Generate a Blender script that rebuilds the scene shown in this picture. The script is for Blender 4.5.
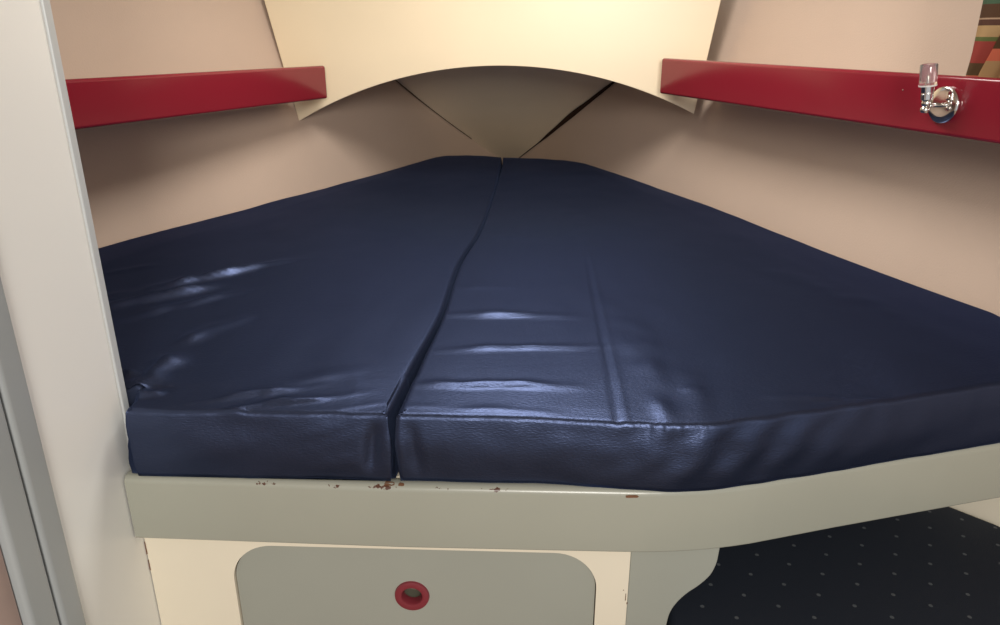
import bpy, bmesh, math, random
from mathutils import Vector, noise
for o in list(bpy.data.objects): bpy.data.objects.remove(o, do_unlink=True)
S = bpy.context.scene
C = S.collection
# ------------------------------------------------------------------ camera
PITCH = math.radians(20.4); FPX = 740.0; ZC = 1.207      # eye 1.2 m above the cabin sole, looking forward and down
cam = bpy.data.cameras.new('camera'); co = bpy.data.objects.new('camera', cam); C.objects.link(co)
cam.sensor_width = 36; cam.lens = 36*FPX/1000; cam.clip_start = .02
co.location = (0, 0, ZC); co.rotation_euler = (math.pi/2 - PITCH, 0, 0)
S.camera = co
# ------------------------------------------------------------------ light
S.view_settings.view_transform = 'Standard'; S.view_settings.look = 'None'
S.view_settings.gamma = 1; S.view_settings.exposure = 0.0
S.view_settings.use_curve_mapping = False
W = bpy.data.worlds.new('world'); S.world = W; W.use_nodes = True
W.node_tree.nodes['Background'].inputs[0].default_value = (.95, .97, 1, 1)
W.node_tree.nodes['Background'].inputs[1].default_value = .55
def area(name, loc, aim, sx, sy, power, col):
    l = bpy.data.lights.new(name, 'AREA'); l.shape = 'RECTANGLE'; l.size = sx; l.size_y = sy
    l.energy = power; l.color = col
    o = bpy.data.objects.new(name, l); C.objects.link(o); o.location = loc
    o.rotation_euler = (Vector(aim) - Vector(loc)).to_track_quat('-Z', 'Y').to_euler()
    return o
# daylight down the open companionway at the aft end of the cabin, and through the deck hatch over the berth
area('companionway_offscreen', (.30, -2.00, 1.85), (0, 2.2, .95), .75, .75, 70, (1, .955, .885))
area('deck_hatch_offscreen', (.02, 1.60, 1.835), (.02, 1.60, 0), .52, .52, 15, (1, .965, .91))

# ------------------------------------------------------------------ helpers
def ray(px, py):
    x = (px-500)/FPX; y = (312.5-py)/FPX
    return Vector((x, math.cos(PITCH)+y*math.sin(PITCH), -math.sin(PITCH)+y*math.cos(PITCH)))
EYE = Vector((0, 0, ZC))
def on_z(px, py, z):
    r = ray(px, py); return EYE + r*((z-ZC)/r.z)
def on_y(px, py, D):
    r = ray(px, py); return EYE + r*(D/r.y)
def on_plane(px, py, p, n):
    r = ray(px, py); return EYE + r*((Vector(p)-EYE).dot(n)/r.dot(n))
def tag(o, label=None, cat=None, group=None, kind=None):
    if label: o['label'] = label
    if cat: o['category'] = cat
    if group: o['group'] = group
    if kind: o['kind'] = kind
    return o
def empty(name, loc=(0,0,0)):
    o = bpy.data.objects.new(name, None); C.objects.link(o); o.location = loc; o.empty_display_size = .05
    return o
def link(name, me, mat, parent=None):
    o = bpy.data.objects.new(name, me); C.objects.link(o); me.materials.append(mat)
    if parent:
        o.parent = parent
        bpy.context.view_layer.update()
        o.matrix_parent_inverse = parent.matrix_world.inverted()
    return o
def pydata(name, V, F, mat, parent=None, smooth=True, recalc=True):
    me = bpy.data.meshes.new(name); me.from_pydata([tuple(v) for v in V], [], F); me.update()
    if recalc:
        bm = bmesh.new(); bm.from_mesh(me); bmesh.ops.recalc_face_normals(bm, faces=bm.faces); bm.to_mesh(me); bm.free()
    if smooth: me.shade_smooth()
    return link(name, me, mat, parent)
def frombm(name, bm, mat, parent=None, smooth=False, angle=None):
    bmesh.ops.recalc_face_normals(bm, faces=bm.faces)
    me = bpy.data.meshes.new(name); bm.to_mesh(me); bm.free()
    if smooth:
        me.shade_smooth()
        if angle: me.set_sharp_from_angle(angle=math.radians(angle))
    o = link(name, me, mat, parent)
    if smooth and angle:
        w = o.modifiers.new('even_normals', 'WEIGHTED_NORMAL'); w.keep_sharp = True
    return o
def prism(outline, vec, bev=0, seg=2):
    """closed outline of 3-D points pushed along vec; all edges bevelled"""
    bm = bmesh.new(); vs = [bm.verts.new(p) for p in outline]; f = bm.faces.new(vs)
    r = bmesh.ops.extrude_face_region(bm, geom=[f])
    bmesh.ops.translate(bm, vec=vec, verts=[e for e in r['geom'] if isinstance(e, bmesh.types.BMVert)])
    bmesh.ops.recalc_face_normals(bm, faces=bm.faces)
    if bev:
        es = [e for e in bm.edges if len(e.link_faces) == 2 and e.calc_face_angle(0) > .5]
        bmesh.ops.bevel(bm, geom=es, offset=bev, segments=seg, profile=.5, affect='EDGES', clamp_overlap=True)
    return bm
def boxbm(x0, x1, y0, y1, z0, z1, bev=0, seg=2):
    return prism([(x0,y0,z0),(x1,y0,z0),(x1,y1,z0),(x0,y1,z0)], (0,0,z1-z0), bev, seg)
def lathe(name, prof, origin, axis, mat, parent=None, n=40, closed=False, sharp=40):
    """prof: (radius, distance along axis)"""
    ax = Vector(axis).normalized(); q = ax.to_track_quat('Z', 'Y'); V = []; F = []
    for r, h in prof:
        for k in range(n):
            a = 2*math.pi*k/n
            V.append(Vector(origin) + q @ Vector((r*math.cos(a), r*math.sin(a), h)))
    m = len(prof)
    for i in range(m if closed else m-1):
        j = (i+1) % m
        for k in range(n):
            F.append((i*n+k, i*n+(k+1) % n, j*n+(k+1) % n, j*n+k))
    if not closed:
        F.append(tuple(range(n))); F.append(tuple((m-1)*n+k for k in range(n)))
    o = pydata(name, V, F, mat, parent)
    o.data.set_sharp_from_angle(angle=math.radians(sharp))
    return o
def sweep(name, path, r, mat, parent=None, n=16):
    V = []; F = []; path = [Vector(p) for p in path]
    for i, p in enumerate(path):
        t = (path[min(i+1, len(path)-1)]-path[max(i-1, 0)]).normalized()
        q = t.to_track_quat('Z', 'Y')
        for k in range(n):
            a = 2*math.pi*k/n; V.append(p + q @ Vector((r*math.cos(a), r*math.sin(a), 0)))
    for i in range(len(path)-1):
        for k in range(n): F.append((i*n+k, i*n+(k+1) % n, (i+1)*n+(k+1) % n, (i+1)*n+k))
    F.append(tuple(range(n))); F.append(tuple((len(path)-1)*n+k for k in range(n)))
    return pydata(name, V, F, mat, parent)
def curve_at(pts, t):
    """polyline with parameter list: pts = [(t, x, y)], smoothed"""
    n = len(pts)
    for i in range(n-1):
        if t <= pts[i+1][0] or i == n-2:
            u = (t-pts[i][0])/(pts[i+1][0]-pts[i][0])
            p0 = pts[max(i-1,0)]; p1 = pts[i]; p2 = pts[i+1]; p3 = pts[min(i+2,n-1)]
            out = []
            for k in (1, 2):
                d = (p2[0]-p1[0])
                m1 = (p2[k]-p0[k])/(p2[0]-p0[0])*d if i > 0 else (p2[k]-p1[k])
                m2 = (p3[k]-p1[k])/(p3[0]-p1[0])*d if i < n-2 else (p2[k]-p1[k])
                out.append((2*u**3-3*u*u+1)*p1[k]+(u**3-2*u*u+u)*m1+(-2*u**3+3*u*u)*p2[k]+(u**3-u*u)*m2)
            return Vector(out)
def arclen(pts):
    L = [0]
    for a, b in zip(pts, pts[1:]): L.append(L[-1]+math.hypot(b[0]-a[0], b[1]-a[1]))
    return [(l/L[-1], p[0], p[1]) for l, p in zip(L, pts)]

# ------------------------------------------------------------------ materials
def mat(name, col, rough=.5, spec=.5, bump=0, bscale=200, vary=0, vscale=3, coat=0, metal=0, tint2=None):
    m = bpy.data.materials.new(name); m.use_nodes = True; nt = m.node_tree; b = nt.nodes['Principled BSDF']
    b.inputs['Base Color'].default_value = (*col, 1); b.inputs['Roughness'].default_value = rough
    b.inputs['Specular IOR Level'].default_value = spec; b.inputs['Coat Weight'].default_value = coat
    b.inputs['Coat Roughness'].default_value = .06; b.inputs['Metallic'].default_value = metal
    tc = nt.nodes.new('ShaderNodeTexCoord')
    if vary:
        n = nt.nodes.new('ShaderNodeTexNoise'); n.inputs['Scale'].default_value = vscale; n.inputs['Detail'].default_value = 4
        nt.links.new(tc.outputs['Object'], n.inputs['Vector'])
        r = nt.nodes.new('ShaderNodeMix'); r.data_type = 'RGBA'
        r.inputs[6].default_value = (*[c*(1-vary) for c in col], 1)
        r.inputs[7].default_value = (*(tint2 or [min(1, c*(1+vary)) for c in col]), 1)
        nt.links.new(n.outputs['Fac'], r.inputs[0]); nt.links.new(r.outputs[2], b.inputs['Base Color'])
    if bump:
        n = nt.nodes.new('ShaderNodeTexNoise'); n.inputs['Scale'].default_value = bscale; n.inputs['Detail'].default_value = 3
        nt.links.new(tc.outputs['Object'], n.inputs['Vector'])
        bp = nt.nodes.new('ShaderNodeBump'); bp.inputs['Strength'].default_value = bump; bp.inputs['Distance'].default_value = .002
        nt.links.new(n.outputs['Fac'], bp.inputs['Height']); nt.links.new(bp.outputs[0], b.inputs['Normal'])
    return m
M = {}
M['hull'] = mat('hull_liner_vinyl', (.555, .425, .335), .55, .35, bump=.25, bscale=260, vary=.05, vscale=4)
M['arch'] = mat('cream_gloss_paint', (.80, .665, .46), .34, .5, bump=.06, bscale=9, vary=.04, vscale=5)
M['white'] = mat('white_gloss_paint', (.88, .875, .83), .3, .5, bump=.05, bscale=30, vary=.02)
M['cream'] = mat('cream_locker_paint', (.76, .685, .545), .35, .45, bump=.08, bscale=40, vary=.04, vscale=7)
M['grey'] = mat('grey_locker_paint', (.325, .33, .283), .38, .45, bump=.08, bscale=30, vary=.05, vscale=6)
M['trimgrey'] = mat('blue_grey_frame_paint', (.35, .37, .37), .35, .45, vary=.05, vscale=8)
M['edge'] = mat('pale_edge_strip', (.52, .54, .54), .35, .4)
M['pink'] = mat('pinkish_wood_panel', (.42, .31, .27), .5, .4, vary=.15, vscale=14)
M['red'] = mat('red_laminate', (.215, .010, .022), .17, .55, vary=.05, vscale=6)
M['ringred'] = mat('red_moulded_plastic', (.20, .026, .036), .35, .5)
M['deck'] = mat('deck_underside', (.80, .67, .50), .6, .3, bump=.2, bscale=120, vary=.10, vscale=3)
M['seam'] = mat('dark_brown_seam', (.035, .016, .009), .8, .2, bump=.4, bscale=120, vary=.4, vscale=30)
M['seam_pale'] = mat('faded_brown_seam', (.13, .085, .055), .8, .2, bump=.3, bscale=120, vary=.3, vscale=30)
M['chrome'] = mat('polished_chrome', (.78, .76, .73), .12, .5, metal=1)
M['floor'] = mat('cabin_sole', (.20, .12, .06), .45, .4, vary=.2, vscale=6)
M['ceil'] = mat('headliner', (.66, .60, .50), .6, .3)
M['latch'] = mat('olive_latch_plastic', (.16, .15, .11), .5, .4)
# glass
m = bpy.data.materials.new('clear_acrylic'); m.use_nodes = True; b = m.node_tree.nodes['Principled BSDF']
b.inputs['Base Color'].default_value = (.97, .95, .94, 1); b.inputs['Transmission Weight'].default_value = .92
b.inputs['Roughness'].default_value = .06; b.inputs['IOR'].default_value = 1.46; M['glass'] = m

def rail_mat():
    m = mat('grey_rail_paint', (.34, .34, .282), .27, .5, bump=.05, bscale=30, vary=.04, vscale=6)
    nt = m.node_tree; b = nt.nodes['Principled BSDF']
    base = b.inputs['Base Color'].links[0].from_socket
    at = nt.nodes.new('ShaderNodeAttribute'); at.attribute_name = 'wear'
    tc = nt.nodes.new('ShaderNodeTexCoord')
    n = nt.nodes.new('ShaderNodeTexNoise'); n.inputs['Scale'].default_value = 95; n.inputs['Detail'].default_value = 5; n.inputs['Roughness'].default_value = .65
    nt.links.new(tc.outputs['Object'], n.inputs['Vector'])
    ad = nt.nodes.new('ShaderNodeMath'); ad.operation = 'MULTIPLY'
    nt.links.new(at.outputs['Fac'], ad.inputs[0]); nt.links.new(n.outputs['Fac'], ad.inputs[1])
    gt = nt.nodes.new('ShaderNodeMath'); gt.operation = 'GREATER_THAN'; gt.inputs[1].default_value = .545
    nt.links.new(ad.outputs[0], gt.inputs[0])
    mx = nt.nodes.new('ShaderNodeMix'); mx.data_type = 'RGBA'; mx.inputs[7].default_value = (.085, .032, .018, 1)
    nt.links.new(gt.outputs[0], mx.inputs[0]); nt.links.new(base, mx.inputs[6]); nt.links.new(mx.outputs[2], b.inputs['Base Color'])
    return m
M['rail'] = rail_mat()

def satin_mat():
    m = bpy.data.materials.new('navy_satin'); m.use_nodes = True; nt = m.node_tree; b = nt.nodes['Principled BSDF']
    b.inputs['Base Color'].default_value = (.055, .070, .128, 1); b.inputs['Roughness'].default_value = .385
    b.inputs['Metallic'].default_value = .88
    b.inputs['Specular IOR Level'].default_value = .08; b.inputs['Specular Tint'].default_value = (.13, .16, .27, 1)
    b.inputs['Sheen Weight'].default_value = .05; b.inputs['Sheen Roughness'].default_value = .4
    b.inputs['Sheen Tint'].default_value = (.35, .5, 1, 1)
    tc = nt.nodes.new('ShaderNodeTexCoord')
    mp = nt.nodes.new('ShaderNodeMapping'); mp.inputs['Scale'].default_value = (.4, 1, 1)
    nt.links.new(tc.outputs['Object'], mp.inputs['Vector'])
    n = nt.nodes.new('ShaderNodeTexNoise'); n.inputs['Scale'].default_value = 520; n.inputs['Detail'].default_value = 2
    nt.links.new(mp.outputs[0], n.inputs['Vector'])
    n2 = nt.nodes.new('ShaderNodeTexNoise'); n2.inputs['Scale'].default_value = 38; n2.inputs['Detail'].default_value = 3
    nt.links.new(mp.outputs[0], n2.inputs['Vector'])
    b1 = nt.nodes.new('ShaderNodeBump'); b1.inputs['Strength'].default_value = .36; b1.inputs['Distance'].default_value = .0012
    b2 = nt.nodes.new('ShaderNodeBump'); b2.inputs['Strength'].default_value = .06; b2.inputs['Distance'].default_value = .004
    nt.links.new(n.outputs['Fac'], b1.inputs['Height']); nt.links.new(n2.outputs['Fac'], b2.inputs['Height'])
    nt.links.new(b2.outputs[0], b1.inputs['Normal']); nt.links.new(b1.outputs[0], b.inputs['Normal'])
    return m
M['satin'] = satin_mat()

def dots_mat():
    m = mat('dotted_navy_upholstery', (.016, .021, .032), .75, .3, bump=.3, bscale=500)
    nt = m.node_tree; b = nt.nodes['Principled BSDF']
    tc = nt.nodes.new('ShaderNodeTexCoord'); sp = nt.nodes.new('ShaderNodeSeparateXYZ'); nt.links.new(tc.outputs['Object'], sp.inputs[0])
    def mth(op, a, bb=None, c=None):
        n = nt.nodes.new('ShaderNodeMath'); n.operation = op
        for i, v in enumerate((a, bb, c)):
            if v is None: continue
            if isinstance(v, (int, float)): n.inputs[i].default_value = v
            else: nt.links.new(v, n.inputs[i])
        return n.outputs[0]
    # rotated staggered grid of woven specks, 5.6 cm apart
    x = mth('SUBTRACT', sp.outputs[0], .402); y = mth('SUBTRACT', sp.outputs[1], .966); det = .002737
    u = mth('SUBTRACT', mth('MULTIPLY', x, .0240/det), mth('MULTIPLY', y, .0705/det))
    v = mth('ADD', mth('MULTIPLY', x, .0235/det), mth('MULTIPLY', y, .045/det))
    u = mth('SUBTRACT', mth('FRACT', mth('ADD', u, .5)), .5); v = mth('SUBTRACT', mth('FRACT', mth('ADD', v, .5)), .5)
    fx = mth('ADD', mth('MULTIPLY', u, .045), mth('MULTIPLY', v, .0705)); fy = mth('ADD', mth('MULTIPLY', u, -.0235), mth('MULTIPLY', v, .0240))
    d = mth('SQRT', mth('ADD', mth('MULTIPLY', fx, fx), mth('MULTIPLY', fy, fy)))
    dot = mth('LESS_THAN', d, .0031)
    mx = nt.nodes.new('ShaderNodeMix'); mx.data_type = 'RGBA'
    mx.inputs[6].default_value = (.016, .021, .032, 1); mx.inputs[7].default_value = (.10, .11, .12, 1)
    nt.links.new(dot, mx.inputs[0]); nt.links.new(mx.outputs[2], b.inputs['Base Color'])
    return m
M['dots'] = dots_mat()

def stripes_mat():
    m = bpy.data.materials.new('striped_curtain_cloth'); m.use_nodes = True; nt = m.node_tree; b = nt.nodes['Principled BSDF']
    b.inputs['Roughness'].default_value = .9; b.inputs['Specular IOR Level'].default_value = .1
    at = nt.nodes.new('ShaderNodeAttribute'); at.attribute_name = 'stripe'
    cr = nt.nodes.new('ShaderNodeValToRGB'); cr.color_ramp.interpolation = 'CONSTANT'
    st = [(0, (.40,.25,.12)), (.215, (.55,.14,.08)), (.305, (.085,.05,.025)), (.40, (.25,.045,.035)), (.56, (.10,.115,.04)),
          (.59, (.36,.23,.11)), (.675, (.085,.04,.028)), (.717, (.34,.22,.14)), (.727, (.08,.042,.024)), (.825, (.06,.10,.06)), (.88, (.30,.05,.04))]
    e = cr.color_ramp.elements
    e[0].position = 0; e[0].color = (*st[0][1], 1); e[1].position = st[1][0]; e[1].color = (*st[1][1], 1)
    for p, c in st[2:]:
        k = e.new(p); k.color = (*c, 1)
    nt.links.new(at.outputs['Fac'], cr.inputs[0]); nt.links.new(cr.outputs[0], b.inputs['Base Color'])
    return m
M['curtain'] = stripes_mat()

# ------------------------------------------------------------------ the setting: hull sides, sole, deck
ZM, ZP = .75, .6455                                       # top of the berth cushions, top of the berth platform
LEFT = [(-1.30, .60), (-1.25, .92), (-1.13, 1.28), (-.942, 1.675), (-.836, 1.892), (-.715, 2.125), (-.552, 2.454), (-.39, 2.80), (-.225, 3.186), (-.09, 3.44), (.05, 3.66)]
RIGHT = [(1.05, .30), (.985, .85), (.887, 1.231), (.781, 1.543), (.659, 1.996), (.515, 2.436), (.318, 2.967), (.19, 3.34), (.05, 3.66)]
FL = .25
def hull_pt(pts, side, t, z):
    p = curve_at(pts, t); e = .01
    a = curve_at(pts, max(0, t-e)); c = curve_at(pts, min(1, t+e)); d = (c-a).normalized()
    n = Vector((-d.y, d.x)) if side < 0 else Vector((d.y, -d.x))
    w = max(0, (t-.80)/.20)
    n = (n*(1-w) + Vector((0, 1.2))*w)
    f = FL*(z-ZM) if z > ZM-.12 else -FL*.12
    return Vector((p.x+n.x*f, p.y+n.y*f, z))
LP, RP = arclen(LEFT), arclen(RIGHT)
# deck underside in the bow: a plane falling forward to the stem
A = Vector((.05, 3.62, .625))
SLp = on_y(395, 85, 3.0); SRp = on_y(618, 84, 2.9)
dn = (SLp-A).cross(SRp-A).normalized()
if dn.z < 0: dn = -dn
def deck_z(x, y): return A.z - (dn.x*(x-A.x)+dn.y*(y-A.y))/dn.z
def seam_pt(pts, side, t):
    lo, hi = .4, 1.9
    for _ in range(40):
        mid = (lo+hi)/2; q = hull_pt(pts, side, t, mid)
        if q.z > deck_z(q.x, q.y): hi = mid
        else: lo = mid
    return hull_pt(pts, side, t, lo)
def hull(name, pts, side, label):
    NU, NV = 90, 24; V = []; F = []
    for i in range(NU+1):
        t = i/NU
        s = seam_pt(pts, side, t)
        zt = min(1.80, s.z+.03)
        for j in range(NV+1):
            V.append(hull_pt(pts, side, t, .02+(zt-.02)*j/NV))
    k = len(V)
    for i in range(NU+1):                               # outer skin, 2 cm further out
        for j in range(NV+1):
            v = V[i*(NV+1)+j]; V.append(v+Vector((side*.025, .0, 0)))
    for off in (0, k):
        for i in range(NU):
            for j in range(NV):
                a = off+i*(NV+1)+j; F.append((a, a+NV+1, a+NV+2, a+1))
    for i in range(NU):
        for j in (0, NV):
            a = i*(NV+1)+j; F.append((a, a+NV+1, a+NV+1+k, a+k))
    for i in (0, NU):
        for j in range(NV):
            a = i*(NV+1)+j; F.append((a, a+1, a+1+k, a+k))
    o = pydata(name, V, F, M['hull'])
    o.data.set_sharp_from_angle(angle=math.radians(50))
    return tag(o, label, 'wall', kind='structure')
hull('wall_left', LP, -1, 'pinkish beige lined hull side behind the red shelf without a lamp')
hull('wall_right', RP, 1, 'pinkish beige lined hull side behind the red shelf that carries the chrome lamp')
# bow deck
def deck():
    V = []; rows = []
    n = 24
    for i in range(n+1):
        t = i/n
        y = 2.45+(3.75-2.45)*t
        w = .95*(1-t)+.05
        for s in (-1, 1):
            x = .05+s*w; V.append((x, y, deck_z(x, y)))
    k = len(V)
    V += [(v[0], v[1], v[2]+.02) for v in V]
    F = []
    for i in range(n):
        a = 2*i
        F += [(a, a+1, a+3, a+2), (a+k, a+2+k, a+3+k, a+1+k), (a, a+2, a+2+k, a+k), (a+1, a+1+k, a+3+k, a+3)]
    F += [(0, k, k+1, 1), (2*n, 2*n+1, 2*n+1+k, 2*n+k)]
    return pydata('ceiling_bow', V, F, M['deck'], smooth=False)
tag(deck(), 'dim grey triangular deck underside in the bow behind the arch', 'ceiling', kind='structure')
# seams where deck and hull meet: thin battens that swell and shrink in width
def seam(name, pts, side, t0, t1, wfun, m, label):
    V = []; F = []; n = 60
    for i in range(n+1):
        u = i/n; t = t0+(t1-t0)*u; p = seam_pt(pts, side, t); q = seam_pt(pts, side, min(1, t+.004))
        d = (q-p).normalized()
        inb = dn.cross(d).normalized()
        if inb.x*side > 0: inb = -inb
        w = max(.0006, wfun(u)); dz = -dn
        hn = Vector((-side*.9, -.3, -.25)).normalized()
        a = p + inb*w + dz*.0025; b_ = p + hn*.004 + dz*.003; c = p + Vector((0, 0, -1))*w*.6 + hn*.0045
        V += [a, b_, c, p+dn*.004+inb*w, p-hn*.004]
    for i in range(n):
        k = 5*i
        for j in range(5): F.append((k+j, k+(j+1) % 5, k+5+(j+1) % 5, k+5+j))
    F += [tuple(range(5)), tuple(5*n+j for j in range(5))]
    return tag(pydata(name, V, F, m, smooth=False), label, 'seam', kind='structure')
seam('trim_1', RP, 1, .70, .985, lambda u: .0150*math.exp(-((u-.47)/.25)**2)+.0045*(1-u)+.0015+.0012*math.sin(31*u), M['seam'], 'wide dark brown seam between deck and hull in the bow')
seam('trim_2', LP, -1, .70, .90, lambda u: .0060*math.exp(-((u-.42)/.20)**2)+.0008, M['seam_pale'], 'thin faded brown seam between deck and hull in the bow')

# main headliner with the deck hatch opening, out of view above
bm = bmesh.new()
def ringface(o, i, z0, z1):
    vo = [bm.verts.new((x, y, z)) for z in (z0, z1) for x, y in o]; vi = [bm.verts.new((x, y, z)) for z in (z0, z1) for x, y in i]
    for k in range(4):
        j = (k+1) % 4
        bm.faces.new((vo[k], vo[j], vi[j], vi[k])); bm.faces.new((vo[k+4], vi[k+4], vi[j+4], vo[j+4]))
        bm.faces.new((vo[k], vo[k+4], vo[j+4], vo[j])); bm.faces.new((vi[k], vi[j], vi[j+4], vi[k+4]))
ringface([(-1.75, -.2), (1.75, -.2), (1.75, 2.5), (-1.75, 2.5)], [(-.26, 1.32), (.30, 1.32), (.30, 1.88), (-.26, 1.88)], 1.80, 1.84)
tag(frombm('ceiling', bm, M['ceil']), 'cream headliner over the berth with a square hatch opening', 'ceiling', kind='structure')
tag(frombm('floor', boxbm(-1.4, 1.4, -1.2, 3.8, -.04, 0), M['floor']), 'brown cabin sole under the berth', 'floor', kind='structure')

# arch panel at the forward end of the shelves, across the boat
aL, aR = Vector((-.62, 2.40, 0)), Vector((.60, 2.30, 0))
au = (aR-aL).normalized(); an = Vector((au.y, -au.x, 0))           # towards the camera
if an.y > 0: an = -an
def arch_px(px, py): return on_plane(px, py, aL, an)
def arch_uv(p): return ((p-aL).dot(au), p.z)
l0, l1 = arch_uv(arch_px(264, 0)), arch_uv(arch_px(299, 121))
r0, r1 = arch_uv(arch_px(721, 0)), arch_uv(arch_px(694, 114))
# circle through the three points of the cut-out
import itertools
def circle(p, q, r):
    ax, ay = p; bx, by = q; cx, cy = r
    d = 2*(ax*(by-cy)+bx*(cy-ay)+cx*(ay-by))
    ux = ((ax*ax+ay*ay)*(by-cy)+(bx*bx+by*by)*(cy-ay)+(cx*cx+cy*cy)*(ay-by))/d
    uy = ((ax*ax+ay*ay)*(cx-bx)+(bx*bx+by*by)*(ax-cx)+(cx*cx+cy*cy)*(bx-ax))/d
    return ux, uy, math.hypot(ax-ux, ay-uy)
top = arch_uv(arch_px(487, 66))
cu, cv, cr = circle(l1, top, r1)
a0 = math.atan2(l1[1]-cv, l1[0]-cu); a1 = math.atan2(r1[1]-cv, r1[0]-cu)
arc = [(cu+cr*math.cos(a0+(a1-a0)*k/48), cv+cr*math.sin(a0+(a1-a0)*k/48)) for k in range(49)]
def up(p, q, z): f = (z-q[1])/(p[1]-q[1]); return (q[0]+(p[0]-q[0])*f, z)
outl = [up(l0, l1, 1.79)] + [(l0[0]+(l1[0]-l0[0])*k/4, l0[1]+(l1[1]-l0[1])*k/4) for k in range(4)] + arc + [(r1[0]+(r0[0]-r1[0])*k/4, r1[1]+(r0[1]-r1[1])*k/4) for k in range(1, 5)] + [up(r0, r1, 1.79)]
P3 = [aL+au*u+Vector((0, 0, z)) for u, z in outl]
tag(frombm('wall_forward', prism(P3, -an*.014, .0012, 1), M['arch'], smooth=True, angle=30), 'glossy cream panel with an arched cut-out across the bow end of the berth', 'wall', kind='structure')

# ------------------------------------------------------------------ white side partition with its grey frame and door
XW = -.515
bm = boxbm(-1.28, XW, .722, .911, 0, 1.79, .003, 2)
tag(frombm('wall_partition', bm, M['white'], smooth=True, angle=30), 'bright white painted locker side standing at the corner of the berth', 'wall', kind='structure')
tag(frombm('trim_3', boxbm(XW-.004, XW+.003, .899, .9135, .66, 1.79, .0015, 2), M['edge']), 'thin pale grey edge strip on the white locker side', 'trim', kind='structure')
tag(frombm('trim_4', boxbm(XW-.05, XW+.006, .685, .7235, 0, 1.79, .006, 3), M['trimgrey'], smooth=True, angle=40), 'grey painted frame post beside the white locker side', 'trim', kind='structure')
d1 = tag(empty('door_1', (XW-.02, .66, 0)), 'grey painted door edge behind a narrow dark gap', 'door', kind='structure')
frombm('door_stile', boxbm(XW-.045, XW+.004, .640, .6825, .02, 1.78, .006, 3), M['trimgrey'], d1, smooth=True, angle=40)
frombm('door_panel', boxbm(XW-.035, XW-.006, .15, .6395, .02, 1.78, .002, 1), M['pink'], d1)

# ------------------------------------------------------------------ berth base: platform, rail, locker front, door
berth = tag(empty('built_in_berth', (0, .86, 0)), 'built-in berth with a grey front rail and a locker door below', 'berth')
# rail path (front face, plan)
K = [(-.513, .866), (-.133, .845), (.15, .8355)]
for k in range(9):                                      # eased bend
    u = k/8; p0, p1, p2 = Vector((.17, .835)), Vector((.262, .8315)), Vector((.35, .853))
    q = p0*(1-u)**2+p1*2*u*(1-u)+p2*u*u; K.append((q.x, q.y))
K += [(.485, .890), (.735, .955), (.908, .9997)]
K = [Vector((x, y)) for x, y in K]
def resample(P, step):
    L = [0]
    for a, c in zip(P, P[1:]): L.append(L[-1]+(c-a).length)
    n = int(L[-1]/step); out = []; i = 0
    for k in range(n+1):
        s = L[-1]*k/n
        while i < len(P)-2 and L[i+1] < s: i += 1
        f = (s-L[i])/(L[i+1]-L[i]); out.append(P[i].lerp(P[i+1], f))
    return out
KR = resample(K, .004)
def pathn(P, i):
    d = (P[min(i+2, len(P)-1)]-P[max(i-2, 0)]).normalized(); return Vector((-d.y, d.x))     # pointing forward, away from the camera
prof = []
z0, z1, th = .545, .6455, .024
for cx, cz, r, s in ((.004, z0+.004, .004, 180), (.010, z1-.010, .010, 90), (th-.008, z1-.008, .008, 0), (th-.003, z0+.003, .003, -90)):
    # four rounded corners, walked clockwise from bottom front
    for k in range(6):
        a = math.radians(s+90-90*k/5) if s != 180 else math.radians(270-90*k/5)
        prof.append((cx+r*math.cos(a), cz+r*math.sin(a)))
V = []; F = []; wear = []; n = len(prof)
chips = [(-.32, .655, .9), (-.135, .7, 1), (-.09, .66, .9), (-.025, .65, .8), (.03, .62, .7)]
for i, p in enumerate(KR):
    nn = pathn(KR, i)
    for d, z in prof:
        q = p+nn*d; V.append((q.x, q.y, z))
        w = 0
        band = math.exp(-((z-(z1-.004))/.0060)**2) if d < .012 else (.7 if z > z1-.004 else 0)
        for cxp, h, s in ((-.475, .014, 1.08), (-.32, .026, 1.08), (-.225, .02, 1.08), (-.16, .040, 1.08), (-.08, .022, 1.08), (-.005, .030, 1.08), (.05, .020, .92)):
            w = max(w, s*math.exp(-((p.x-cxp)/h)**4))
        wear.append(w*band)
for i in range(len(KR)-1):
    for j in range(n):
        F.append((i*n+j, i*n+(j+1) % n, (i+1)*n+(j+1) % n, (i+1)*n+j))
F += [tuple(range(n)), tuple((len(KR)-1)*n+j for j in range(n))]
ro = pydata('rail', V, F, M['rail'], berth)
ro.data.set_sharp_from_angle(angle=math.radians(45))
ro['label'] = 'grey painted front rail with chipped edge'
at = ro.data.attributes.new('wear', 'FLOAT', 'POINT')
for i, w in enumerate(wear): at.data[i].value = w
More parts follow.
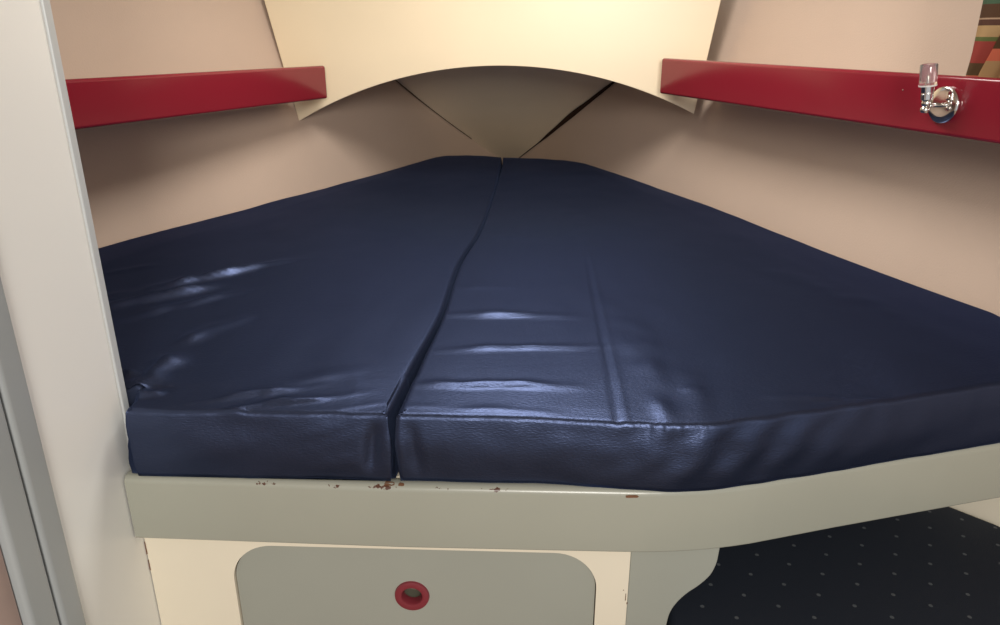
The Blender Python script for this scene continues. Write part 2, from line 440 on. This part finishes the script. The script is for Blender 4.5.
# a bare chip in the paint, torn down to the wood
M['chip'] = mat('bare_wood_chip', (.16, .075, .040), .8, .2, bump=.5, bscale=200, vary=.4, vscale=80)
def chip(px, py, w, h):
    p = on_y(px, py, .835)
    i = min(range(len(KR)), key=lambda k: abs(KR[k].x-p.x)); q = KR[i]; nn = pathn(KR, i); d = Vector((nn.y, -nn.x)); V = []
    rnd = random.Random(int(px))
    N = 14
    z = on_plane(px, py, (q.x, q.y, 0), Vector((nn.x, nn.y, 0))).z
    rim = []
    for k in range(N):
        a = 2*math.pi*k/N
        c, s = math.cos(a), math.sin(a); c = math.copysign(abs(c)**.5, c); s = math.copysign(abs(s)**.5, s)
        u = w/2*c*(1+.12*rnd.uniform(-1, 1)); v = h/2*s*(1+.2*rnd.uniform(-1, 1))
        b2 = q+d*u; zz = z+v
        dep = 0
        if zz > z1-.010: dep = .010-math.sqrt(max(0, .010**2-(zz-(z1-.010))**2))
        b2 = b2+nn*(dep-.0006); rim.append((b2.x, b2.y, zz))
    bm = prism(rim, (nn.x*.0012, nn.y*.0012, 0))
    frombm('paint_chip', bm, M['chip'], berth)
chip(631, 496.5, .0165, .0038)
chip(386, 486.3, .014, .0022)
chip(398, 486.8, .008, .0018)

# platform under the cushions
plat = [(KR[i].x+pathn(KR, i).x*.0243, KR[i].y+pathn(KR, i).y*.0243) for i in range(0, len(KR), 8)]
plat += [(.86, 1.20), (.745, 1.543), (.61, 1.996), (.46, 2.436), (.27, 2.93), (.03, 3.40), (-.20, 3.08), (-.37, 2.74), (-.52, 2.44), (-.68, 2.125), (-.80, 1.892), (-.91, 1.675), (-1.08, 1.28), (-1.16, .93), (XW+.001, .93)]
frombm('platform', prism([(x, y, .628) for x, y in plat], (0, 0, .0165)), M['cream'], berth)

# locker front: upright plane, set 2 cm behind the rail face
f0, f1 = Vector((XW+.0012, .888, 0)), Vector((.25, .8585, 0))
fu = (f1-f0).normalized(); fn = Vector((fu.y, -fu.x, 0))          # towards the camera
def fuv(px, py):
    p = on_plane(px, py, f0, fn); return ((p-f0).dot(fu), p.z)
def f3(u, z, out=0): return f0+fu*u+fn*out+Vector((0, 0, z))
ur = fuv(629.5, 570)[0]
dl = fuv(237.5, 600)[0]; dr = fuv(595, 612)[0]; dt = fuv(420, 549.5)[1]
db = .16; rr = .062
def rrect(u0, u1, v0, v1, r, n=12):
    out = []
    for cx, cy, s in ((u1-r, v1-r, 0), (u0+r, v1-r, 90), (u0+r, v0+r, 180), (u1-r, v0+r, 270)):
        for k in range(n+1):
            a = math.radians(s+90*k/n); out.append((cx+r*math.cos(a), cy+r*math.sin(a)))
    return out
def plate_with_hole(outer, hole, thick, outv):
    bm = bmesh.new()
    eo = [bm.verts.new(f3(u, z, outv)) for u, z in outer]; eh = [bm.verts.new(f3(u, z, outv)) for u, z in hole]
    ed = []
    for L in (eo, eh):
        for k in range(len(L)): ed.append(bm.edges.new((L[k], L[(k+1) % len(L)])))
    bmesh.ops.triangle_fill(bm, use_beauty=True, use_dissolve=False, edges=ed, normal=fn)
    r = bmesh.ops.extrude_face_region(bm, geom=list(bm.faces))
    bmesh.ops.translate(bm, vec=-fn*thick, verts=[e for e in r['geom'] if isinstance(e, bmesh.types.BMVert)])
    return bm
outer = [(0, .02), (ur, .02), (ur, .5435), (0, .5435)]
frombm('front_panel', plate_with_hole(outer, rrect(dl, dr, db, dt, rr), .016, 0), M['cream'], berth, smooth=True, angle=30)
frombm('crosspiece', prism([f3(0, .546, -.0185), f3(ur+.1, .546, -.0185), f3(ur+.1, .62, -.0185), f3(0, .62, -.0185)], -fn*.012), M['cream'], berth)
# door: grey, let into the cut-out, with a hole for the finger ring
hc = fuv(411.5, 598.2)
dcirc = [(hc[0]+.0145*math.cos(2*math.pi*k/40), hc[1]+.0145*math.sin(2*math.pi*k/40)) for k in range(40)]
g = .0012
door = frombm('locker_door', plate_with_hole(rrect(dl+g, dr-g, db+g, dt-g, rr-g), dcirc, .012, -.006), M['grey'], berth, smooth=True, angle=30)
door['label'] = 'grey locker door with rounded corners'
lathe('finger_ring', [(.0142, -.012), (.0142, .001), (.0160, .0036), (.0215, .0044), (.0250, .0032), (.0260, 0), (.0146, -.0005), (.0146, -.012)],
      f3(hc[0], hc[1], -.006), fn, M['ringred'], door, closed=True)['label'] = 'red round finger pull'
lathe('latch_box', [(.0170, -.036), (.0170, -.0125), (.0152, -.0125), (.0152, -.030), (.004, -.030)], f3(hc[0], hc[1], -.006), fn, M['latch'], door, closed=False)
# grey end panel with its curved edge beside the foot opening
ge = [(ur+.0005, .02), (ur+.0005, .5435)]
curvepx = [(721, 549), (719.5, 556), (717, 566), (711, 577), (700, 587), (688, 595), (678, 604), (671, 614), (667.5, 625), (665.5, 637), (665, 650)]
cv_ = [fuv(*p) for p in curvepx]; cv_[0] = (cv_[0][0], .5435)
sm = []
for i in range(len(cv_)-1):
    for k in range(4):
        p = curve_at([(j, *c) for j, c in enumerate(cv_)], i+k/4); sm.append((p.x, p.y))
sm.append(cv_[-1]); sm.append((sm[-1][0], .02))
frombm('end_panel', prism([f3(u, z, -.003) for u, z in ge+sm], -fn*.018, .0025, 2), M['grey'], berth, smooth=True, angle=35)['label'] = 'grey end panel with a curved edge'
def chipf(px, py, w, h):
    u, z = fuv(px, py)
    frombm('paint_chip', prism([f3(u-w, z-h, .0005), f3(u+w, z-h*.8, .0005), f3(u+w*.6, z+h, .0005), f3(u-w*.7, z+h*.9, .0005)], -fn*.0008), M['chip'], berth)
chipf(625.6, 597, .0006, .0065); chipf(627, 603, .0009, .0018); chipf(623.5, 590, .0007, .0008)
# worn corner where locker front meets the partition
chipf(146, 548, .0009, .012); chipf(149.5, 565, .0008, .010); 

# ------------------------------------------------------------------ foot well to the side: seat cushion, its base, liner
zs = .40
w0, w1 = on_z(950, 503, zs), on_z(1003, 523.5, zs)
wd = (w1-w0).normalized()
s0 = w0-wd*.36; s1 = w1+wd*.003; wn = Vector((wd.y, -wd.x, 0));
if wn.x < 0: wn = -wn
liner = prism([s0+Vector((0,0,-zs+.02)), s1+Vector((0,0,-zs+.02)), s1+Vector((0,0,.14)), s0+Vector((0,0,.14))], wn*.015)
tag(frombm('wall_footwell', liner, M['cream']), 'cream liner panel closing the side of the foot well', 'wall', kind='structure')
def cushion(name, poly, ztop, thick, r, m, crown=.012):
    bm = bmesh.new(); vs = [bm.verts.new((x, y, ztop-thick)) for x, y in poly]; f = bm.faces.new(vs)
    rr_ = bmesh.ops.extrude_face_region(bm, geom=[f]); bmesh.ops.translate(bm, vec=(0, 0, thick), verts=[e for e in rr_['geom'] if isinstance(e, bmesh.types.BMVert)])
    bmesh.ops.recalc_face_normals(bm, faces=bm.faces)
    bmesh.ops.bevel(bm, geom=list(bm.edges), offset=r, segments=4, profile=.5, affect='EDGES')
    return frombm(name, bm, m, smooth=True, angle=50)
L0 = s0-wn*.004; L1 = s1-wn*.004
xe = f0.x+cv_[-1][0]*fu.x+.004
poly = [(xe, .905), (xe, .60), (L1.x-.01, .60), (L1.x, L1.y), (L0.x, L0.y), (xe, 1.50)]
tag(cushion('seat_cushion', poly, zs, .10, .014, M['dots']), 'dark navy seat cushion with small pale woven dots, under the berth rail', 'cushion')
base = [(x*.995+.002, y) for x, y in poly]
sb = tag(empty('bench_seat', (.5, .9, 0)), 'grey bench seat under the dotted navy cushion', 'seat')
frombm('seat_box', prism([(x, y, 0) for x, y in base], (0, 0, .299)), M['grey'], sb)

# ------------------------------------------------------------------ red shelves
def shelf(end_t, end_b, far_t, far_b, Dend, az, hullp, side, aft, label):
    """fiddle board: its forward end at the arch, running aft at azimuth az"""
    e = on_y(*end_t, Dend); eb = on_y(*end_b, Dend)
    d = Vector((side*math.sin(az), -math.cos(az), 0))      # going aft and outboard
    inn = Vector((-d.y, d.x, 0))
    if inn.x*side > 0: inn = -inn                          # towards the middle of the boat
    r = tag(empty('shelf', (e.x, e.y, eb.z)), label, 'shelf', 'red fiddle shelves along the hull')
    p0 = Vector((e.x, e.y, 0)); p1 = p0+d*aft
    bt = on_plane(*far_t, p0, inn); bb = on_plane(*far_b, p0, inn)
    L = (Vector((bt.x, bt.y, 0))-p0).dot(d)
    st = (bt.z-e.z)/L; sbm = (bb.z-eb.z)/L
    print('shelf', side, 'z', e.z, eb.z, 'far', bt.z, bb.z, 'L', L, 'height', e.z-eb.z, bt.z-bb.z, 'p0', p0, 'far', bt)
    face = [p0+Vector((0,0,eb.z)), p1+Vector((0,0,eb.z+sbm*aft)), p1+Vector((0,0,e.z+st*aft)), p0+Vector((0,0,e.z))]
    fo = frombm('fiddle', prism(face, -inn*.018, .007, 3), M['red'], r, smooth=True, angle=40)
    fo['label'] = 'glossy red fiddle board'
    # shelf board behind it, out to the hull
    pts = []
    for k in range(9):
        s = .005+(aft-.01)*k/8; q = p0+d*s-inn*.019; q.z = eb.z+sbm*s+.004; pts.append(q)
    back = []
    for q in pts:
        lo = min(range(200), key=lambda i: abs(hull_pt(hullp, side, i/200, q.z).y-q.y)); h = hull_pt(hullp, side, lo/200, q.z)
        back.append(Vector((h.x-side*.006, q.y, q.z)))
    bm = prism(pts+back[::-1], (0, 0, .012))
    frombm('shelf_board', bm, M['hull'], r)
    return r, p0, d, inn, e.z, eb.z
shL = shelf((325.5, 65.5), (325.5, 98.5), (66, 79.5), (70, 131), 2.355, math.radians(17.6), LP, -1, 1.42, 'red-edged shelf without a lamp, running from the arch to the white locker side')
shR = shelf((661.5, 58), (661.5, 93.5), (1000, 78.5), (1000, 145), 2.265, math.radians(16.3), RP, 1, 1.75, 'red-edged shelf carrying the chrome lamp, ending at the arch')

# ------------------------------------------------------------------ chrome reading lamp on the fiddle
p0, d, inn = shR[1], shR[2], shR[3]
lc = on_plane(945.5, 105, p0, inn)
lamp = tag(empty('reading_lamp', lc), 'chrome reading lamp with round base and clear tube on a red shelf', 'lamp')
R = .0305
lathe('base_plate', [(R*.97, 0), (R, .002), (R, .005), (R*.97, .0068), (R*.90, .0078), (R*.6, .0086), (R*.3, .0090), (.006, .0092)], lc+inn*.0002, inn, M['chrome'], lamp, 48)
kn = lc+inn*.037-d*.004+Vector((0, 0, -.001))
sweep('arm', [lc+inn*.011, lc+inn*.025-d*.001, kn], .0034, M['chrome'], lamp)
lathe('knuckle', [(.002, -.012), (.0062, -.011), (.0078, -.007), (.0072, -.003), (.0052, -.001), (.0072, .001), (.0078, .005), (.0062, .009), (.002, .010)], kn, Vector((.0, .0, 1)), M['chrome'], lamp, 32)
ks = kn+Vector((0, 0, .008))
lathe('socket', [(.0065, 0), (.0098, .003), (.0098, .012), (.0088, .013), (.0098, .014), (.0102, .024), (.0085, .0245)], ks, Vector((-.13, .0, 1)), M['chrome'], lamp, 32)
kt = ks+Vector((-.0032, 0, .0246))
lathe('shade', [(.0130, 0), (.0134, .001), (.0134, .0330), (.0126, .0345), (.0112, .0345), (.0106, .0330), (.0106, .006), (.003, .006), (.003, 0)], kt, Vector((-.13, .0, 1)), M['glass'], lamp, 40, closed=True)['label'] = 'clear acrylic tube'
lathe('bulb_pin', [(.0028, .0046), (.0028, .014), (.002, .016), (.0006, .0165)], kt, Vector((-.13, 0, 1)), M['chrome'], lamp, 20)
lathe('shade_ring', [(.0100, -.0008), (.0137, -.0008), (.0140, .0014), (.0135, .0014), (.0135, -.0002), (.0100, -.0002)], kt, Vector((-.13, 0, 1)), mat('white_plastic_ring', (.8, .78, .75), .4), lamp, 40, closed=True)
# screw left in the fiddle
sc = on_plane(903, 90, p0, inn)
lathe('screw_head', [(.0016, 0), (.0015, .0006), (.0004, .0009)], sc, inn, M['chrome'], [c for c in shR[0].children if c.name.startswith('fiddle')][0], 16)

# ------------------------------------------------------------------ striped curtain hanging behind the shelf
ct = on_plane(968, 75, p0-inn*.07, inn); 
def curtain():
    NU, NV = 90, 30; V = []; F = []; sv = []
    zt, zb = 1.42, ct.z-.06
    for i in range(NU+1):
        u = i/NU
        for j in range(NV+1):
            v = j/NV; z = zb+(zt-zb)*v
            k = max(0., min(1., (z-ct.z)/.075))
            # first pleat, then a second one tucked behind, then soft waves
            w1_ = .018+.030*k
            if u < .25: s = w1_*(u/.25); dep = .012*math.sin(math.pi*u/.25)
            elif u < .35: s = w1_-(.010)*(u-.25)/.10; dep = -.012*(u-.25)/.10
            else: s = w1_-.010+.30*(u-.35); dep = -.012-.012*abs(math.sin((u-.35)*18))
            q = Vector((ct.x, ct.y, 0))+d*s+inn*dep; V.append((q.x, q.y, z))
            st = .309+(z-ct.z)/.115*.53
            if u >= .33: st -= .20
            sv.append(max(0, min(.99, st)))
    for i in range(NU):
        for j in range(NV):
            a = i*(NV+1)+j; F.append((a, a+NV+1, a+NV+2, a+1))
    o = pydata('curtain', V, F, M['curtain'])
    a = o.data.attributes.new('stripe', 'FLOAT', 'POINT')
    for i, w in enumerate(sv): a.data[i].value = w
    md = o.modifiers.new('thickness', 'SOLIDIFY'); md.thickness = .0015; md.offset = 0
    return o
tag(curtain(), 'striped curtain in red, green, brown and tan hanging behind the shelf', 'curtain')

# ------------------------------------------------------------------ the two berth cushions
def seg_dist(x, y, a, c):
    dx, dy = c[0]-a[0], c[1]-a[1]; L2 = dx*dx+dy*dy
    t = max(0, min(1, ((x-a[0])*dx+(y-a[1])*dy)/L2))
    L = math.sqrt(L2)
    return ((x-a[0])*dy-(y-a[1])*dx)/L, ((x-a[0])*dx+(y-a[1])*dy)/L2
def ridge(pa, pb, h, w, asym=1.6, fade=0):
    a, c = on_z(*pa, ZM), on_z(*pb, ZM); a, c = (a.x, a.y), (c.x, c.y)
    if a[0] > c[0]: a, c = c, a
    L = math.hypot(c[0]-a[0], c[1]-a[1])
    h *= 1.25
    def f(x, y):
        if abs(x-(a[0]+c[0])/2) > L/2+.12 or abs(y-(a[1]+c[1])/2) > L/2+.12: return 0
        s, t = seg_dist(x, y, a, c)
        s += .0060*noise.noise((x*13+h*900, y*13, 3.1))+.0012*noise.noise((x*60, y*60, 7.7))
        ww = w if s > 0 else w*asym
        if t < -.15 or t > 1.15: return 0
        e = max(0, min(1, min(t+.15, 1.15-t)/.55)); e = e*e*(3-2*e)
        return h*(1-fade*max(0, min(1, t)))*(.62+.75*noise.noise((x*19, y*19, h*700)))*math.exp(-(s/ww)**2)*max(0, min(1, e))
    return f
def grid_cushion(name, front, inner, outer, back, ridges, side, label, face_fold, crown=.004, NU=110, NV=190):
    """front/back: [(s,x,y)] inner->outer; inner/outer: [(t,x,y)] front->back. Coons patch + rolled edge + upright sides"""
    r = .008
    def P(s, t):
        c = curve_at(front, s)*(1-t)+curve_at(back, s)*t
        e = lin_at(inner, t)*(1-s)+lin_at(outer, t)*s
        f00, f10, f01, f11 = [Vector(q[1:]) for q in (front[0], front[-1], back[0], back[-1])]
        return c+e-(f00*(1-s)*(1-t)+f10*s*(1-t)+f01*(1-s)*t+f11*s*t)
    V = []; F = []
    idx = lambda i, j: i*(NV+1)+j
    for i in range(NU+1):
        for j in range(NV+1):
            # denser towards the front
            s = i/NU; t = (j/NV)**1.45
            V.append(P(s, t).to_3d())
    loop = [idx(i, 0) for i in range(NU)]+[idx(NU, j) for j in range(NV)]+[idx(i, NV) for i in range(NU, 0, -1)]+[idx(0, j) for j in range(NV, 0, -1)]
    n = len(loop); nor = []
    area2 = sum(V[loop[k]].x*V[loop[(k+1) % n]].y-V[loop[(k+1) % n]].x*V[loop[k]].y for k in range(n))
    for k in range(n):
        dd = (V[loop[(k+1) % n]]-V[loop[k-1]]); q = Vector((dd.y, -dd.x, 0)).normalized()
        nor.append(q if area2 > 0 else -q)
    for _ in range(2):
        nor = [(nor[k-1]+nor[k]*2+nor[(k+1) % n]).normalized() for k in range(n)]
    bpos = [V[l].copy() for l in loop]
    # pull the top in by r
    cnt = {}
    for i in range(NU+1):
        for j in range(NV+1):
            s = i/NU; t = (j/NV)**1.45; q = P(s, t)
            V[idx(i, j)] = Vector((q.x, q.y, 0))
    for k, l in enumerate(loop): V[l] = bpos[k]-nor[k]*r
    # keep the first inner rows inside the pulled-in border
    for i in range(NU+1):
        for j in range(NV+1):
            if i in (0, NU) or j in (0, NV): continue
            q = V[idx(i, j)]
            a = V[idx(0, j)]; c = V[idx(NU, j)]; bb = V[idx(i, 0)]; e = V[idx(i, NV)]
            if (q-bpos[i if i < NU else 0]).length < r and j < 12: q = bb+(V[idx(i, 14)]-bb)*(j/14)
            V[idx(i, j)] = q
    # smooth the layout a little near the border
    for it in range(3):
        for j in range(1, NV):
            for i in (1, 2, 3):
                V[idx(i, j)] = V[idx(0, j)].lerp(V[idx(4, j)], i/4); V[idx(NU-i, j)] = V[idx(NU, j)].lerp(V[idx(NU-4, j)], i/4)
        for i in range(1, NU):
            jn = 1
            while (V[idx(i, jn)]-V[idx(i, 0)]).y < .02 and jn < 30: jn += 1
            for j in range(1, jn): V[idx(i, j)] = V[idx(i, 0)].lerp(V[idx(i, jn)], j/jn)
            for j in (1, 2, 3): V[idx(i, NV-j)] = V[idx(i, NV)].lerp(V[idx(i, NV-4)], j/4)
    for i in range(NU+1):
        for j in range(NV+1):
            q = V[idx(i, j)]; s = i/NU; t = j/NV
            z = ZM+crown*min(1, 6*min(s, 1-s))*min(1, 8*min(t, 1-t)) - crown*.5
            z += .0022*noise.noise((q.x*5, q.y*4, 1.7+side))+.0010*noise.noise((q.x*16, q.y*9, 5.2))
            for f in ridges: z += f(q.x, q.y)
            q.z = z
    for i in range(NU):
        for j in range(NV):
            F.append((idx(i, j), idx(i+1, j), idx(i+1, j+1), idx(i, j+1)))
    prev = loop
    rows = [('c', math.radians(a)) for a in (22, 45, 68, 90)]+[('s', f) for f in (.08, .16, .25, .34, .44, .54, .64, .74, .84, .93, 1.0)]
    for kind, val in rows:
        cur = []
        for k, l in enumerate(loop):
            b0 = V[l]; zt = b0.z
            if kind == 'c':
                q = b0+nor[k]*(r*math.sin(val)); q.z = zt-r*(1-math.cos(val)); o_ = face_fold(bpos[k].x, bpos[k].y, 0)*math.sin(val)
            else:
                q = b0+nor[k]*r; q.z = (zt-r)*(1-val)+(ZP+.0012)*val
                o_ = face_fold(bpos[k].x, bpos[k].y, val)+.005*math.sin(math.pi*val)+(-.003*val if bpos[k].y < 1.02 else 0)
            if NU <= k < NU+NV and bpos[k].y > .95:          # follow the flare of the hull
                o_ = -.030*(zt-q.z)/.10
            if k >= 2*NU+NV and bpos[k].y > .97: o_ = -.0015
            q = q+Vector((nor[k].x, nor[k].y, 0))*o_
            V.append(q); cur.append(len(V)-1)
        for k in range(n):
            k2 = (k+1) % n; F.append((prev[k], prev[k2], cur[k2], cur[k]))
        prev = cur
    F.append(tuple(prev))
    o = pydata(name, V, F, M['satin'])
    return tag(o, label, 'cushion', 'navy satin berth cushions')
def lin_at(pts, t):
    for a, c in zip(pts, pts[1:]):
        if t <= c[0] or c is pts[-1]:
            u = (t-a[0])/(c[0]-a[0]); return Vector((a[1]+(c[1]-a[1])*u, a[2]+(c[2]-a[2])*u))
def pz(px, py): q = on_z(px, py, ZM); return (q.x, q.y)
def densify(pts, n=60):
    A_ = arclen(pts); return [(k/n, *curve_at(A_, k/n)) for k in range(n+1)]
seam_px = [(389, 413.5), (418, 357), (442, 312), (459, 263), (478, 233), (490, 203), (501, 165)]
inL = [pz(*p) for p in seam_px]+[(.008, 3.05)]
gap = [.0050, .0028, .0008, .0005, .0005, .0005, .001, .001]
inR = [(x+g_*1.7, y) for (x, y), g_ in zip(inL, gap)]
inL = [(x-g_*.4, y) for (x, y), g_ in zip(inL, gap)]
# port-hand cushion, tucked behind the white partition
frL = [(0, *inL[0]), (.35, -.27, .859), (.7, -.40, .861), (1, -.494, .866)]
outL = [(0, -.494, .866), (.03, -.498, .926), (.045, -.53, .9285), (.14, -1.17, .932), (.20, -1.13, 1.14), (.26, -1.05, 1.40), (.36, -.936, 1.675), (.455, -.830, 1.892), (.56, -.708, 2.125), (.70, -.545, 2.454), (.85, -.383, 2.80), (.95, -.268, 3.05), (1, -.219, 3.10)]
bkL = [(0, *inL[-1]), (.4, -.09, 3.105), (1, -.219, 3.10)]
rL = [ridge((100, 301), (290, 262), .0150, .013), ridge((104, 309), (222, 287), .0150, .014), ridge((112, 324), (250, 291), .009, .012),
      ridge((150, 384), (172, 355), .016, .014), ridge((165, 352), (250, 318), .008, .016), ridge((122, 372), (138, 380), .014, .008), ridge((138, 380), (136, 396), .012, .008),
      ridge((132, 397), (165, 394), .009, .006), ridge((175, 405), (320, 386), .0045, .006), ridge((210, 412), (300, 398), .004, .005),
      ridge((250, 407), (370, 393), .004, .006), ridge((290, 414), (388, 402), .0022, .005), ridge((230, 395), (380, 368), .0018, .012),
      ridge((100, 275), (160, 266), .003, .012)]
def foldL(x, y, v):
    if y > .92: return 0
    a = .0032*noise.noise((x*9, v*2.2, 4))+.0012*noise.noise((x*34+v*8, v*3, 9))
    a += -.007*math.exp(-((x+.163+.012*v)/.010)**2)*math.sin(math.pi*min(1, v*1.1))
    if x < -.488 and y > .874: a += .012*v
    if x > -.160 and y > .862: a += .0060*v**4
    return a
grid_cushion('berth_cushion', frL, densify(inL), outL, bkL, rL, -1, 'navy satin berth cushion tucked in beside the white locker side', foldL, NU=190, NV=250)
# the other one, following the bend of the rail
frR = [(0, *inR[0]), (.16, .03, .846), (.31, .17, .833), (.37, .225, .8275), (.405, .262, .828), (.45, .31, .838), (.60, .464, .877), (.80, .707, .944), (1, .90, .990)]
outR = [(0, .90, .990), (.10, .878, 1.231), (.24, .773, 1.543), (.44, .650, 1.996), (.65, .507, 2.436), (.80, .415, 2.69), (.92, .335, 2.90), (1, .265, 2.99)]
bkR = [(0, *inR[-1]), (.5, .16, 3.025), (1, .265, 2.99)]
rR = [ridge((436, 314), (580, 318), .0085, .008, fade=.75), ridge((432, 350), (605, 349), .0060, .006, fade=.6), ridge((424, 384), (585, 388), .0085, .007, fade=.6),
      ridge((400, 405), (560, 411), .0018, .006), ridge((478, 236), (560, 241), .0022, .012), ridge((455, 287), (520, 288), .0018, .010),
      ridge((681, 392), (702, 391), .0045, .005), ridge((760, 396), (840, 398), .0026, .005), ridge((840, 398), (905, 398), .0016, .005),
      ridge((655, 395), (670, 424), .0022, .010), ridge((640, 330), (668, 420), .0022, .018), ridge((690, 370), (700, 420), .0020, .016),
      ridge((560, 190), (592, 265), .0016, .020), ridge((610, 300), (645, 380), .0014, .022), ridge((740, 260), (930, 330), .0022, .030)]
ca, cb = on_z(586, 255, ZM), on_z(619, 420, ZM)
def crease(x, y):
    s, t = seg_dist(x, y, (ca.x, ca.y), (cb.x, cb.y))
    if t < -.05 or t > 1.05: return 0
    e = max(0, min(1, (t+.05)*4))
    return e*(-.0018*math.exp(-(s/.0035)**2)+.0008*math.exp(-((s+.008)/.005)**2))
rR.append(crease)
def foldR(x, y, v):
    if y > 1.0 or x > .9: return 0
    a = .0030*noise.noise((x*8, v*2.2, 14))+.0010*noise.noise((x*30, v*3, 19))
    w = math.exp(-((x-.30)/.16)**2)
    a += w*.0024*math.sin((x+.062*v)*95+2*noise.noise((x*6, v*3, 2)))*(.35+.65*math.sin(math.pi*min(1, v+.12)))
    a += -.006*math.exp(-((x+.118-.010*v)/.008)**2)*math.sin(math.pi*min(1, v*1.1))
    if x < -.132 and y > .862: a += .0045*v**4
    a += .0018*math.exp(-((x-.215)/.05)**2)*math.sin(x*420)*math.exp(-v*9)
    return a
grid_cushion('berth_cushion', frR, densify(inR), outR, bkR, rR, 1, 'navy satin berth cushion with cross creases, below the shelf with the chrome lamp', foldR, NU=170)
